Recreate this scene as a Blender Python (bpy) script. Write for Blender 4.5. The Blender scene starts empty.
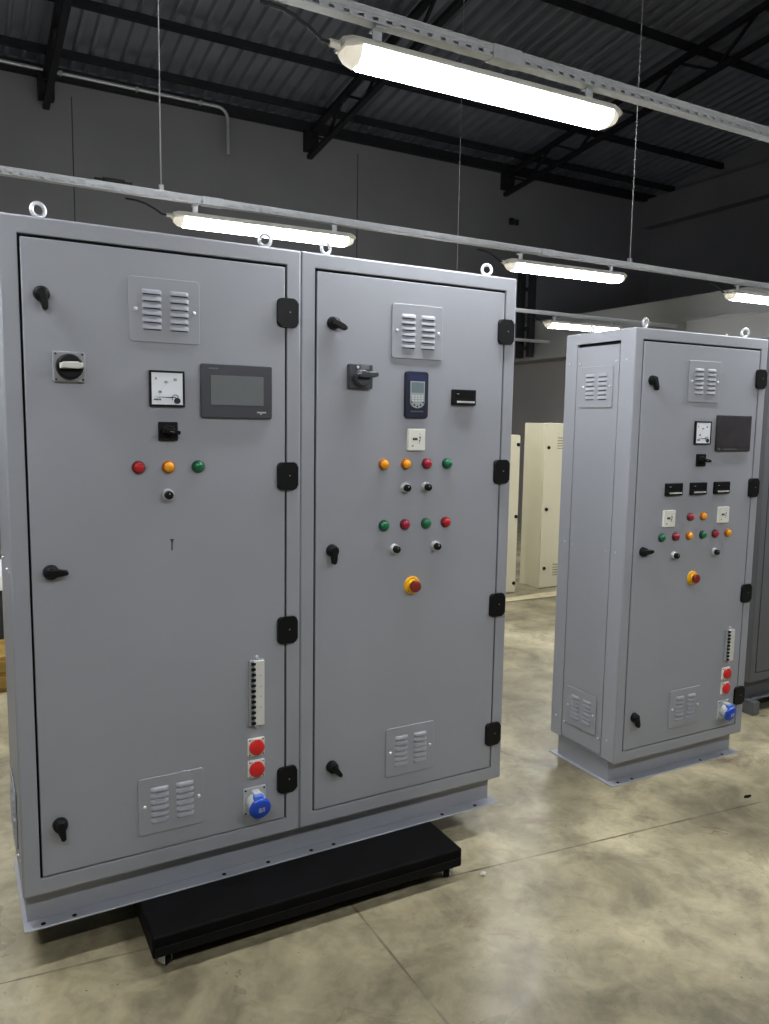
import bpy, bmesh, math, random
from mathutils import Vector, Matrix
random.seed(7)
S = bpy.context.scene
COL = S.collection
PI = math.pi

# ------------------------------------------------------------------ materials
def lin(r, g, b):
    f = lambda c: (c / 255 / 12.92) if c / 255 <= .04045 else ((c / 255 + .055) / 1.055) ** 2.4
    return (f(r), f(g), f(b), 1)

def base_mat(name):
    m = bpy.data.materials.new(name); m.use_nodes = True
    nt = m.node_tree
    return m, nt, nt.nodes['Principled BSDF']

def mat(name, rgb, rough=.5, metal=0, var=.06, scale=6., bump=0, bscale=300, spec=.5, coat=0):
    """plain paint / plastic / metal with a little procedural variation"""
    m, nt, b = base_mat(name)
    tc = nt.nodes.new('ShaderNodeTexCoord')
    n = nt.nodes.new('ShaderNodeTexNoise'); n.inputs['Scale'].default_value = scale; n.inputs['Detail'].default_value = 5
    nt.links.new(tc.outputs['Object'], n.inputs['Vector'])
    r = nt.nodes.new('ShaderNodeValToRGB')
    c = lin(*rgb)
    r.color_ramp.elements[0].position = .3; r.color_ramp.elements[1].position = .7
    r.color_ramp.elements[0].color = [max(0, x * (1 - var)) for x in c[:3]] + [1]
    r.color_ramp.elements[1].color = [min(1, x * (1 + var)) for x in c[:3]] + [1]
    nt.links.new(n.outputs['Fac'], r.inputs['Fac']); nt.links.new(r.outputs['Color'], b.inputs['Base Color'])
    b.inputs['Roughness'].default_value = rough; b.inputs['Metallic'].default_value = metal
    b.inputs['Specular IOR Level'].default_value = spec
    if coat: b.inputs['Coat Weight'].default_value = coat
    if bump:
        n2 = nt.nodes.new('ShaderNodeTexNoise'); n2.inputs['Scale'].default_value = bscale; n2.inputs['Detail'].default_value = 2
        nt.links.new(tc.outputs['Object'], n2.inputs['Vector'])
        bp = nt.nodes.new('ShaderNodeBump'); bp.inputs['Strength'].default_value = bump; bp.inputs['Distance'].default_value = .002
        nt.links.new(n2.outputs['Fac'], bp.inputs['Height']); nt.links.new(bp.outputs['Normal'], b.inputs['Normal'])
    return m

M = {}
M['grey'] = mat('powder_coat_grey', (153, 156, 163), .48, var=.025, scale=3, bump=.10, bscale=420)
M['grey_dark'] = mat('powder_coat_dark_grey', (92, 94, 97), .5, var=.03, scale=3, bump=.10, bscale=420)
M['cream'] = mat('powder_coat_cream', (206, 200, 172), .5, var=.03, scale=3, bump=.05)
M['black'] = mat('black_plastic', (8, 9, 11), .5, spec=.25, var=.1)
M['rubber'] = mat('black_rubber', (5, 5, 6), .8, spec=.25)
M['slot'] = mat('dark_slot_and_shade', (16, 16, 18), .8, spec=.2)
M['collar'] = mat('satin_collar', (186, 186, 186), .4, .2)
M['chrome'] = mat('bright_zinc', (222, 224, 226), .35, .6, var=.05, scale=40)
M['zinc'] = mat('galvanised_steel', (205, 208, 210), .45, .6, var=.06, scale=30)
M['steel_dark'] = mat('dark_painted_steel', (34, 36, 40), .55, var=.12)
M['white_pl'] = mat('white_plastic', (214, 214, 208), .45, var=.03)
M['grey_pl'] = mat('light_grey_plastic', (150, 153, 155), .45, var=.04)
M['outlet_grey'] = mat('outlet_grey', (186, 189, 188), .45, var=.03)
M['switch_grey'] = mat('dark_grey_plastic', (58, 60, 66), .45, var=.05)
M['hmi'] = mat('screen_bezel_grey', (58, 60, 66), .5, var=.03)
M['glass_scr'] = mat('grey_screen_glass', (100, 104, 106), .5, var=.03)
M['dark_scr'] = mat('dark_screen_glass', (50, 47, 50), .45, var=.25, scale=14)
M['dial'] = mat('meter_dial_white', (240, 244, 250), .35, var=.02)
M['ink'] = mat('dark_ink', (28, 28, 34), .6)
M['ink_pale'] = mat('pale_print', (205, 206, 206), .5)
M['ink_grey'] = mat('grey_print', (112, 114, 120), .5)
M['navy'] = mat('navy_plastic', (24, 31, 52), .4, var=.06)
M['navy_lo'] = mat('blue_panel', (33, 40, 80), .4, var=.06)
M['keypad'] = mat('silver_keypad', (160, 168, 172), .4, var=.05)
M['lcd'] = mat('lcd_grey_green', (112, 126, 130), .3, var=.03)
M['cream_pl'] = mat('cream_plastic', (226, 226, 216), .45, var=.03)
M['red'] = mat('red_lens', (186, 30, 36), .3, var=.05)
M['crimson'] = mat('crimson_lens', (158, 26, 52), .3, var=.05)
M['amber'] = mat('amber_lens', (240, 158, 22), .3, var=.05)
M['green'] = mat('green_lens', (16, 108, 66), .3, var=.05)
M['red_d'] = mat('red_lens_rim', (92, 20, 24), .35)
M['crimson_d'] = mat('crimson_lens_rim', (92, 20, 34), .35)
M['amber_d'] = mat('amber_lens_rim', (150, 84, 14), .35)
M['green_d'] = mat('green_lens_rim', (12, 58, 44), .35)
M['yellow'] = mat('yellow_plastic', (236, 176, 20), .4, var=.04)
M['stop_red'] = mat('stop_red', (128, 34, 30), .4, var=.05)
M['sock_red'] = mat('socket_red', (206, 34, 34), .4, var=.05)
M['blue'] = mat('socket_blue', (28, 74, 190), .38, var=.05)
M['blue_hi'] = mat('socket_blue_light', (84, 128, 226), .4, var=.05)
M['wood_black'] = mat('black_stained_wood', (6, 6, 7), .7, spec=.12, var=.5, scale=9, bump=.3, bscale=60)
M['housing'] = mat('lamp_housing', (226, 224, 212), .5, var=.03)
M['cable'] = mat('black_cable', (16, 16, 18), .6)
M['wall'] = mat('dark_grey_wall_paint', (130, 130, 133), .8, var=.10, scale=.7, bump=.1, bscale=40)
M['wall_lo'] = mat('taupe_wall_paint', (142, 138, 136), .8, var=.10, scale=.7, bump=.1, bscale=40)
M['plaster'] = mat('pale_plaster', (150, 150, 148), .8, var=.06, scale=.9, bump=.1, bscale=40)
M['roof'] = mat('roof_sheet_metal', (184, 188, 197), .36, .85, var=.10, scale=2)
M['roofsteel'] = mat('roof_steelwork', (24, 26, 30), .6, var=.15, scale=4)
M['seam'] = mat('wall_seam', (62, 62, 65), .8)
M['card'] = mat('tan_cardboard', (212, 200, 164), .8, var=.1, scale=12)
M['crate'] = mat('yellow_crate_wood', (146, 116, 48), .7, var=.25, scale=14)
M['tan_wood'] = mat('tan_wood', (128, 88, 54), .6, var=.2, scale=18)
M['top_white'] = mat('white_laminate', (226, 226, 226), .4, var=.02)
M['stone'] = mat('pale_chip', (200, 196, 184), .8)

def emis(name, rgb, st):
    m, nt, b = base_mat(name)
    b.inputs['Base Color'].default_value = lin(235, 238, 240)
    b.inputs['Emission Color'].default_value = lin(*rgb)
    b.inputs['Emission Strength'].default_value = st
    return m
LAMP = 16.0
M['cap'] = emis('glowing_lamp_end', (255, 240, 205), .09)  # faint emission stands in for tube light showing through the caps
M['tube'] = emis('lit_diffuser', (250, 252, 255), LAMP)

def floor_mat():
    m, nt, b = base_mat('polished_concrete')
    N = nt.nodes.new; L = nt.links.new
    tc = N('ShaderNodeTexCoord')
    def noise(sc, det, dist=0, rough=.55):
        n = N('ShaderNodeTexNoise'); n.inputs['Scale'].default_value = sc; n.inputs['Detail'].default_value = det
        n.inputs['Distortion'].default_value = dist; n.inputs['Roughness'].default_value = rough
        L(tc.outputs['Object'], n.inputs['Vector']); return n
    def ramp(n, stops):
        r = N('ShaderNodeValToRGB'); e = r.color_ramp.elements
        while len(e) < len(stops): e.new(.5)
        for k, (p, c) in enumerate(stops): e[k].position = p; e[k].color = c
        L(n.outputs['Fac'] if 'Fac' in n.outputs else n.outputs[0], r.inputs['Fac']); return r
    def mix(mode, fac, a, c):
        x = N('ShaderNodeMix'); x.data_type = 'RGBA'; x.blend_type = mode
        if isinstance(fac, float): x.inputs['Factor'].default_value = fac
        else: L(fac, x.inputs['Factor'])
        L(a, x.inputs['A'])
        if isinstance(c, tuple): x.inputs['B'].default_value = c
        else: L(c, x.inputs['B'])
        return x.outputs['Result']
    g = lambda v: (v, v, v, 1)
    c1 = ramp(noise(.9, 8, .6), [(.34, lin(126, 118, 94)), (.50, lin(154, 145, 117)), (.68, lin(190, 180, 149))])
    c2 = ramp(noise(3.0, 9, .5, .66), [(.36, g(.60)), (.50, g(.97)), (.66, g(1.24))])
    c = mix('MULTIPLY', 1.0, c1.outputs['Color'], c2.outputs['Color'])
    c3 = ramp(noise(13, 8, .8, .65), [(.38, g(.80)), (.52, g(1.0)), (.68, g(1.10))])
    c = mix('MULTIPLY', .8, c, c3.outputs['Color'])
    c4 = ramp(noise(2.3, 7, 1.0, .7), [(.60, g(0)), (.70, g(1))])
    c = mix('MIX', c4.outputs['Color'], c, lin(120, 104, 84)); 
    sp = ramp(noise(70, 3), [(.26, g(1)), (.31, g(0))])
    c = mix('MIX', sp.outputs['Color'], c, lin(74, 66, 54))
    # saw-cut joints
    sep = N('ShaderNodeSeparateXYZ'); L(tc.outputs['Object'], sep.inputs[0])
    def math_(op, a, c_=None, v=None):
        x = N('ShaderNodeMath'); x.operation = op
        for k, q in enumerate((a, c_)):
            if q is None: continue
            if isinstance(q, (int, float)): x.inputs[k].default_value = q
            else: L(q, x.inputs[k])
        return x.outputs[0]
    wob = noise(9, 4)
    w = math_('MULTIPLY', math_('SUBTRACT', wob.outputs['Fac'], .5), .012)
    X, Y = sep.outputs['X'], sep.outputs['Y']
    l1 = math_('ABSOLUTE', math_('ADD', math_('ADD', Y, math_('MULTIPLY', X, .098)), -2.418))
    l1 = math_('LESS_THAN', math_('ADD', l1, w), .0045)
    l2 = math_('ABSOLUTE', math_('ADD', X, -1.14)); l2 = math_('LESS_THAN', math_('ADD', l2, w), .0042)
    l3 = math_('ABSOLUTE', math_('ADD', X, -5.6)); l3 = math_('LESS_THAN', l3, .004)
    l4 = math_('ABSOLUTE', math_('ADD', Y, -5.4)); l4 = math_('LESS_THAN', l4, .004)
    jj = math_('MAXIMUM', math_('MAXIMUM', l1, l2), math_('MAXIMUM', l3, l4))
    brk = ramp(noise(4, 3), [(.36, g(.15)), (.6, g(.8))])
    jj = math_('MULTIPLY', jj, brk.outputs['Color'])
    c = mix('MIX', jj, c, lin(60, 52, 42))
    L(c, b.inputs['Base Color'])
    b.inputs['Specular IOR Level'].default_value = .5
    rr = ramp(noise(2.1, 6, 1.0), [(.3, g(.26)), (.7, g(.46))])
    L(rr.outputs['Color'], b.inputs['Roughness'])
    bp = N('ShaderNodeBump'); bp.inputs['Strength'].default_value = .12; bp.inputs['Distance'].default_value = .004
    L(noise(26, 5).outputs['Fac'], bp.inputs['Height']); L(bp.outputs['Normal'], b.inputs['Normal'])
    return m
M['floor'] = floor_mat()

# ------------------------------------------------------------------ mesh building
class MB:
    def __init__(s): s.bm = bmesh.new()
    def _merge(s, b, mtx=None):
        if mtx is not None: bmesh.ops.transform(b, matrix=mtx, verts=b.verts)
        me = bpy.data.meshes.new('tmp'); b.to_mesh(me); b.free()
        s.bm.from_mesh(me); bpy.data.meshes.remove(me); return s
    def box(s, x0, x1, y0, y1, z0, z1, bev=0, seg=2, mtx=None, only=None):
        b = bmesh.new(); bmesh.ops.create_cube(b, size=1)
        for v in b.verts:
            v.co = Vector(((x0 + x1) / 2 + v.co.x * (x1 - x0), (y0 + y1) / 2 + v.co.y * (y1 - y0), (z0 + z1) / 2 + v.co.z * (z1 - z0)))
        if bev:
            es = list(b.edges)
            if only is not None:
                es = [e for e in es if abs((e.verts[1].co - e.verts[0].co).normalized()[only]) > .9]
            bmesh.ops.bevel(b, geom=es, offset=bev, segments=seg, affect='EDGES', profile=.5, clamp_overlap=True)
        return s._merge(b, mtx)
    def plate(s, w, h, y0, y1, r=.006, bev=.002, seg=4, cx=0, cz=0, mtx=None):
        """rounded-corner plate in the xz plane; y0 is its front"""
        pts = rrect(w, h, r, seg)
        return s.prism([(cx + a, cz + c) for a, c in pts], y0, y1, bev, mtx)
    def prism(s, pts, y0, y1, bev=0, mtx=None):
        """outline in xz extruded from y0 (front) to y1 (back); front rim bevelled"""
        b = bmesh.new(); n = len(pts)
        ar = sum(pts[i][0] * pts[(i + 1) % n][1] - pts[(i + 1) % n][0] * pts[i][1] for i in range(n))
        if ar < 0: pts = pts[::-1]
        f = [b.verts.new((x, y0, z)) for x, z in pts]; k = [b.verts.new((x, y1, z)) for x, z in pts]
        fr = b.faces.new(f); b.faces.new(k[::-1])
        for i in range(n): b.faces.new((f[i], k[i], k[(i + 1) % n], f[(i + 1) % n]))
        if bev: bmesh.ops.bevel(b, geom=list(fr.edges), offset=bev, segments=2, affect='EDGES', profile=.5, clamp_overlap=True)
        bmesh.ops.recalc_face_normals(b, faces=b.faces)
        return s._merge(b, mtx)
    def cyl(s, p0, p1, r0, r1=None, seg=24, bev=0):
        p0, p1 = Vector(p0), Vector(p1); r1 = r0 if r1 is None else r1
        d = p1 - p0
        b = bmesh.new(); bmesh.ops.create_cone(b, cap_ends=True, segments=seg, radius1=r0, radius2=r1, depth=d.length)
        if bev:
            es = [e for e in b.edges if abs(e.verts[0].co.z - e.verts[1].co.z) < 1e-6]
            bmesh.ops.bevel(b, geom=es, offset=bev, segments=2, affect='EDGES', profile=.5, clamp_overlap=True)
        q = Vector((0, 0, 1)).rotation_difference(d.normalized()).to_matrix().to_4x4()
        return s._merge(b, Matrix.Translation((p0 + p1) / 2) @ q)
    def lathe(s, prof, seg=28, mtx=None):
        """profile (r, y) revolved about the y axis"""
        b = bmesh.new(); rings = []
        for r, y in prof:
            rings.append([b.verts.new((r * math.cos(2 * PI * k / seg), y, r * math.sin(2 * PI * k / seg))) for k in range(seg)] if r > 1e-6 else [b.verts.new((0, y, 0))])
        for a, c in zip(rings, rings[1:]):
            for k in range(seg):
                k2 = (k + 1) % seg
                if len(a) == 1: b.faces.new((a[0], c[k], c[k2]))
                elif len(c) == 1: b.faces.new((a[k], c[0], a[k2]))
                else: b.faces.new((a[k], c[k], c[k2], a[k2]))
        bmesh.ops.recalc_face_normals(b, faces=b.faces)
        return s._merge(b, mtx)
    def tube(s, pts, r, seg=10, closed=False):
        b = bmesh.new(); pts = [Vector(p) for p in pts]; n = len(pts); rings = []
        up = None
        for i, p in enumerate(pts):
            if closed: t = pts[(i + 1) % n] - pts[i - 1]
            else: t = pts[min(i + 1, n - 1)] - pts[max(i - 1, 0)]
            t.normalize()
            if up is None:
                up = Vector((0, 0, 1)) if abs(t.z) < .9 else Vector((1, 0, 0))
            a = t.cross(up).normalized(); c = a.cross(t).normalized(); up = c
            rings.append([b.verts.new(p + a * r * math.cos(2 * PI * k / seg) + c * r * math.sin(2 * PI * k / seg)) for k in range(seg)])
        for i in range(n if closed else n - 1):
            A, C = rings[i], rings[(i + 1) % n]
            for k in range(seg): b.faces.new((A[k], A[(k + 1) % seg], C[(k + 1) % seg], C[k]))
        if not closed: b.faces.new(rings[0][::-1]); b.faces.new(rings[-1])
        bmesh.ops.recalc_face_normals(b, faces=b.faces)
        return s._merge(b)
    def mesh(s, name, m, smooth=40):
        me = bpy.data.meshes.new(name); 
        s.bm.to_mesh(me); s.bm.free()
        me.materials.append(M[m] if isinstance(m, str) else m)
        if smooth:
            for p in me.polygons: p.use_smooth = True
            me.set_sharp_from_angle(angle=math.radians(smooth))
            for p in me.polygons: p.use_smooth = max(abs(c) for c in p.normal) < .9999
        return me

def _mesh2(s, name, m1, other, m2, smooth=40):
    k = len(s.bm.faces)
    s._merge(other.bm); s.bm.faces.ensure_lookup_table()
    for f in list(s.bm.faces)[k:]: f.material_index = 1
    me = s.mesh(name, m1, smooth); me.materials.append(M[m2]); return me
MB.mesh2 = _mesh2

def rrect(w, h, r, seg=4):
    out = []
    for cx, cz, a0 in ((w / 2 - r, h / 2 - r, 0), (-w / 2 + r, h / 2 - r, 90), (-w / 2 + r, -h / 2 + r, 180), (w / 2 - r, -h / 2 + r, 270)):
        for k in range(seg + 1):
            a = math.radians(a0 + 90 * k / seg); out.append((cx + r * math.cos(a), cz + r * math.sin(a)))
    return out

def ob(name, me, parent=None, loc=(0, 0, 0), rot=(0, 0, 0)):
    o = bpy.data.objects.new(name, me); COL.objects.link(o)
    o.location = loc; o.rotation_euler = rot
    if parent: o.parent = parent
    return o
def thing(name, label, cat, loc=(0, 0, 0), rz=0, group=None):
    o = bpy.data.objects.new(name, None); COL.objects.link(o); o.empty_display_size = .1
    o.location = loc; o.rotation_euler = (0, 0, rz)
    return tag(o, label, cat, group)
def tag(o, label, cat, group=None):
    o['label'] = label; o['category'] = cat
    if group: o['group'] = group
    return o
def struct(name, mb, m, loc=(0, 0, 0), smooth=40):
    o = ob(name, mb.mesh(name, m, smooth), None, loc); o['kind'] = 'structure'; return o

CACHE = {}
def cached(key, fn):
    if key not in CACHE: CACHE[key] = fn()
    return CACHE[key]

# ------------------------------------------------------------------ cabinet instruments (front faces -y, origin on the door surface)
LW, LH = .058, .0207
def vent(parent, loc, rz=0, paint='grey'):
    def plate():
        m = MB(); m.plate(.212, .190, -.0050, -.0018, .010, .0014)
        for cx in (-.0385, .0435):
            for k in range(6):
                z = (2.5 - k) * LH
                # pressed hood: flush at its top edge, standing proud at its lower lip
                prof = [(0, .0085), (-.0022, .0072), (-.0048, .0030), (-.0062, -.0022), (-.0064, -.0048), (-.0050, -.0052)]
                b = bmesh.new(); nseg = 8; rows = []
                for i in range(nseg + 1):
                    t = i / nseg * 2 - 1
                    sc = (1 - abs(t) ** 6) ** .5 if abs(t) < 1 else 0
                    rows.append([b.verts.new((cx + t * LW / 2, -.0049 + y * sc, z + zz)) for y, zz in prof])
                for a, c in zip(rows, rows[1:]):
                    for j in range(len(prof) - 1): b.faces.new((a[j], c[j], c[j + 1], a[j + 1]))
                bmesh.ops.recalc_face_normals(b, faces=b.faces)
                for f in b.faces:
                    if f.normal.y > .2: f.normal_flip()
                m._merge(b)
        n = MB(); n.plate(.2085, .1865, -.0022, 0, .009, 0)  # dark backing stands in for the shadow line round the plate edge
        for cx in (-.0385, .0435):
            for k in range(6):
                z = (2.5 - k) * LH
                n.box(cx - LW / 2 + .003, cx + LW / 2 - .003, -.0055, -.0048, z - .0076, z + .002)
        return m.mesh2('vent_plate', paint, n, 'slot', 50)
    o = ob('vent_grille', cached('vent_' + paint, plate), parent, loc, (0, 0, rz))
    sc = cached('vscrew', lambda: MB().lathe([(0, -.0098), (.004, -.0092), (.0062, -.0066), (.0062, -.004)], 12).mesh('screw', 'chrome'))
    for x in (-.086, .088): ob('screw', sc, o, (x, 0, 0))
    return o

def hinge(parent, loc):
    def f():
        m = MB(); m.plate(.072, .093, -.011, 0, .015, .005, 5); return m.mesh('hinge', 'black')
    o = ob('hinge', cached('hinge', f), parent, loc)
    ob('screw', cached('hscrew', lambda: MB().lathe([(0, -.0118), (.0022, -.0114), (.0026, -.010)], 10).mesh('screw', 'grey_pl')), o, (.006, 0, .002))
    return o

def latch(parent, loc, ang, s=1.0):
    """quarter-turn latch; ang = direction of its wing in degrees, 0 right, -90 down"""
    def f():
        m = MB(); m.lathe([(0, -.024), (.014, -.024), (.0195, -.020), (.0215, -.010), (.0225, 0)], 28); return m.mesh('latch', 'black')
    def w():
        m = MB()
        pts = [(-.012, .012), (.012, .0120), (.030, .0085), (.043, .0070), (.047, 0), (.043, -.0070), (.030, -.0085), (.012, -.0120), (-.012, -.012), (-.017, 0)]
        m.prism(pts, -.029, -.010, .004); return m.mesh('wing', 'black')
    o = ob('latch', cached('latch', f), parent, loc)
    ob('wing', cached('wing', w), o, (0, 0, 0), (0, -math.radians(ang), 0))
    return o

def meter(parent, loc, w=.107, h=.109):
    def f():
        m = MB()
        # bezel ring: four bars
        t = .0065
        m.box(-w / 2, w / 2, -.011, 0, h / 2 - t, h / 2, .0015); m.box(-w / 2, w / 2, -.011, 0, -h / 2, -h / 2 + t, .0015)
        m.box(-w / 2, -w / 2 + t, -.011, 0, -h / 2 + t, h / 2 - t, .0015); m.box(w / 2 - t, w / 2, -.011, 0, -h / 2 + t, h / 2 - t, .0015)
        return m.mesh('panel_meter', 'black')
    o = ob('panel_meter', cached('meter', f), parent, loc)
    ob('dial', cached('mdial', lambda: MB().box(-w / 2 + .005, w / 2 - .005, -.009, -.001, -h / 2 + .005, h / 2 - .005).mesh('dial', 'dial')), o)
    def marks():
        m = MB()
        def dash(x, z, dx, dz): m.box(x - dx / 2, x + dx / 2, -.0098, -.0088, z - dz / 2, z + dz / 2)
        # scale figures 0 .. along an arc, maker's line at the foot
        for x, z, n in ((-.034, .030, 1), (-.004, .020, 2), (.024, .028, 2), (-.022, -.010, 2)):
            for k in range(n):
                xx = x + (k - (n - 1) / 2) * .005
                dash(xx, z + .0028, .0034, .0011); dash(xx, z - .0028, .0034, .0011)
                dash(xx - .0016, z, .0010, .006); dash(xx + .0016, z, .0010, .006)
        for k in range(9):
            a = math.radians(95 + k * 10.5); dash(.028 + .052 * math.cos(a), -.028 + .052 * math.sin(a), .0012, .0012)
        return m.mesh('scale_marks', 'ink', 0)
    ob('scale_marks', cached('mmarks', marks), o)
    def maker():
        m = MB()
        for k in range(5): m.box(-.0395 + k * .0042, -.0365 + k * .0042, -.0098, -.0088, -.0355, -.0305)
        return m.mesh('maker_marking', 'ink', 0)
    ob('maker_marking', cached('mmaker', maker), o)
    ob('needle', cached('mneedle', lambda: MB().prism([(-.040, -.0255), (.012, -.0278), (.012, -.0246)], -.0105, -.0095).box(.010, .026, -.0105, -.0095, -.0275, -.025).mesh('needle', 'ink', 0)), o)
    ob('needle_pivot', cached('mpiv', lambda: MB().lathe([(0, -.0125), (.0085, -.0125), (.0095, -.011), (.0095, -.0085)], 20, Matrix.Translation((.030, 0, -.036))).tube([(.024 + .010 * math.cos(a), -.0105, -.028 + .010 * math.sin(a)) for a in [math.radians(20 + 20 * k) for k in range(11)]], .0011, 6).mesh('needle_pivot', 'ink')), o)
    return o

def hmi(parent, loc, w, h, sw, sh, kind):
    m = MB(); m.plate(w, h, -.012, 0, .006, .003)
    o = ob('touch_screen', m.mesh('touch_screen', 'hmi' if kind == 'lit' else 'dark_scr'), parent, loc)
    if kind == 'lit':
        ob('display', MB().box(-sw / 2, sw / 2, -.0128, -.011, -sh / 2 + .003, sh / 2 + .003, .0006).mesh('display', 'glass_scr'), o)
        t = MB()
        for k in range(7): t.box(-w / 2 + .024 + k * .0044, -w / 2 + .0272 + k * .0044, -.0126, -.0118, h / 2 - .0165, h / 2 - .0125)
        ob('maker_marking', t.mesh('maker_marking', 'ink_grey', 0), o)
        t = MB()
        for k in range(6): t.box(w / 2 - .052 + k * .0052, w / 2 - .0478 + k * .0052, -.0126, -.0118, -h / 2 + .018, -h / 2 + .0222)
        t.box(w / 2 - .042, w / 2 - .036, -.0126, -.0118, -h / 2 + .0135, -h / 2 + .0165)
        ob('brand_marking', t.mesh('brand_marking', 'ink_pale', 0), o)
    else:
        ob('display', MB().box(-w / 2 + .008, w / 2 - .008, -.0128, -.011, -h / 2 + .022, h / 2 - .008, .0006).mesh('display', 'dark_scr'), o)
        t = MB()
        for k in range(16): t.box(-w / 2 + .05 + k * .0058, -w / 2 + .0545 + k * .0058, -.0126, -.0118, -h / 2 + .009, -h / 2 + .013)
        t.box(-w / 2 + .012, -w / 2 + .021, -.0126, -.0118, -h / 2 + .008, -h / 2 + .017)
        ob('maker_marking', t.mesh('maker_marking', 'ink_grey', 0), o)
    return o

def selector(parent, loc, ang=-8):
    o = ob('selector_switch', cached('sel', lambda: MB().plate(.058, .058, -.010, 0, .004, .002).lathe([(0, -.018), (.017, -.018), (.019, -.015), (.019, -.009)], 24).mesh('selector_switch', 'black')), parent, loc)
    ob('knob', cached('selk', lambda: MB().prism([(-.020, .0065), (.014, .0075), (.030, .005), (.030, -.005), (.014, -.0075), (-.020, -.0065)], -.042, -.016, .003).mesh('knob', 'rubber')), o, (0, 0, 0), (0, math.radians(-ang), 0))
    ob('pointer', cached('selp', lambda: MB().box(-.002, .010, -.0426, -.0415, -.001, .001).mesh('pointer', 'ink_grey', 0)), o, (0, 0, 0), (0, math.radians(-ang), 0))
    return o

def lamp(parent, loc, c):
    o = ob('pilot_lamp', cached('pl_' + c, lambda: MB().lathe([(.0150, -.012), (.0178, -.0115), (.0192, -.008), (.0200, -.003), (.0205, 0)], 28).mesh('pilot_lamp', c + '_d')), parent, loc)
    ob('lens', cached('ll_' + c, lambda: MB().lathe([(0, -.0210), (.007, -.0204), (.0125, -.0180), (.0150, -.0150), (.0158, -.008), (.0158, -.004)], 28).mesh('lens', c)), o)
    return o

def knob(parent, loc):
    o = ob('rotary_knob', cached('kn', lambda: MB().lathe([(.0100, -.0135), (.0160, -.0130), (.0185, -.009), (.0190, 0)], 28).mesh('rotary_knob', 'collar')), parent, loc)
    ob('knob_cap', cached('knc', lambda: MB().lathe([(0, -.029), (.0110, -.029), (.0128, -.027), (.0132, -.012), (.0132, -.004)], 20).mesh('knob_cap', 'black')), o)
    ob('pointer', cached('knp', lambda: MB().box(-.0008, .0008, -.0305, -.0296, .002, .0080).mesh('pointer', 'ink_pale', 0)), o)
    return o

def estop(parent, loc):
    o = ob('emergency_stop', cached('es', lambda: MB().lathe([(0, -.006), (.020, -.006), (.031, -.0055), (.0335, -.003), (.034, 0)], 36).mesh('emergency_stop', 'yellow')), parent, loc)
    ob('yellow_collar', cached('esc', lambda: MB().lathe([(.0205, -.018), (.0225, -.017), (.024, -.005)], 28).mesh('yellow_collar', 'yellow')), o)
    ob('mushroom_button', cached('esb', lambda: MB().lathe([(0, -.036), (.014, -.0355), (.0205, -.0325), (.0220, -.029), (.0215, -.025), (.0145, -.021), (.0125, -.006)], 32).mesh('mushroom_button', 'stop_red')), o)
    return o

def breakers(parent, loc, h=.225, n=12):
    w = .046
    o = ob('breaker_strip', cached(('bs', h), lambda: MB().box(-.010, .026, -.018, 0, -h / 2, h / 2, .002).mesh('breaker_strip', 'white_pl')), parent, loc)
    ob('breaker_base', cached(('bb', h), lambda: MB().box(-.024, -.0105, -.013, 0, -h / 2, h / 2, .001).box(.0, .018, -.014, -.0005, h / 2, h / 2 + .003).mesh('breaker_base', 'grey_pl')), o)
    tog = cached(('bt', h), lambda: MB().prism([(-.008, h / n * .26), (.006, .0042), (.006, -.0042), (-.008, -h / n * .26)], -.0205, -.010, .001).mesh('toggle', 'black'))
    for k in range(n):
        ob('toggle', tog, o, (-.0115, 0, h / 2 - h / n * (k + .5)))
    tip = cached('bscrew', lambda: MB().lathe([(0, -.010), (.005, -.009), (.006, 0)], 12).mesh('screw', 'zinc'))
    for z in (h / 2 + .009, -h / 2 - .009): ob('screw', tip, o, (.004, 0, z))
    mk = cached('bmk', lambda: MB().box(.010, .014, -.0186, -.0178, -.0012, .0012).mesh('marking', 'ink_grey', 0))
    for z in (.27 * h, .1 * h, -.05 * h, -.22 * h): ob('marking', mk, o, (0, 0, z))
    return o

def red_socket(parent, loc):
    o = ob('red_outlet', cached('ro', lambda: MB().plate(.058, .062, -.008, 0, .004, .002).box(-.015, .015, -.014, -.006, .023, .031, .002).mesh('red_outlet', 'cream_pl')), parent, loc)
    ob('lid', cached('rol', lambda: MB().lathe([(0, -.021), (.020, -.0205), (.0255, -.017), (.0268, -.006)], 28).box(-.010, .010, -.019, -.008, .02, .0285, .002).mesh('lid', 'sock_red')), o)
    sc = cached('ros', lambda: MB().lathe([(0, -.0095), (.0028, -.009), (.003, -.007)], 10).mesh('screw', 'steel_dark'))
    for x, z in ((-.024, .026), (.024, .026), (-.024, -.026), (.024, -.026)): ob('screw', sc, o, (x, 0, z))
    return o

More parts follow.
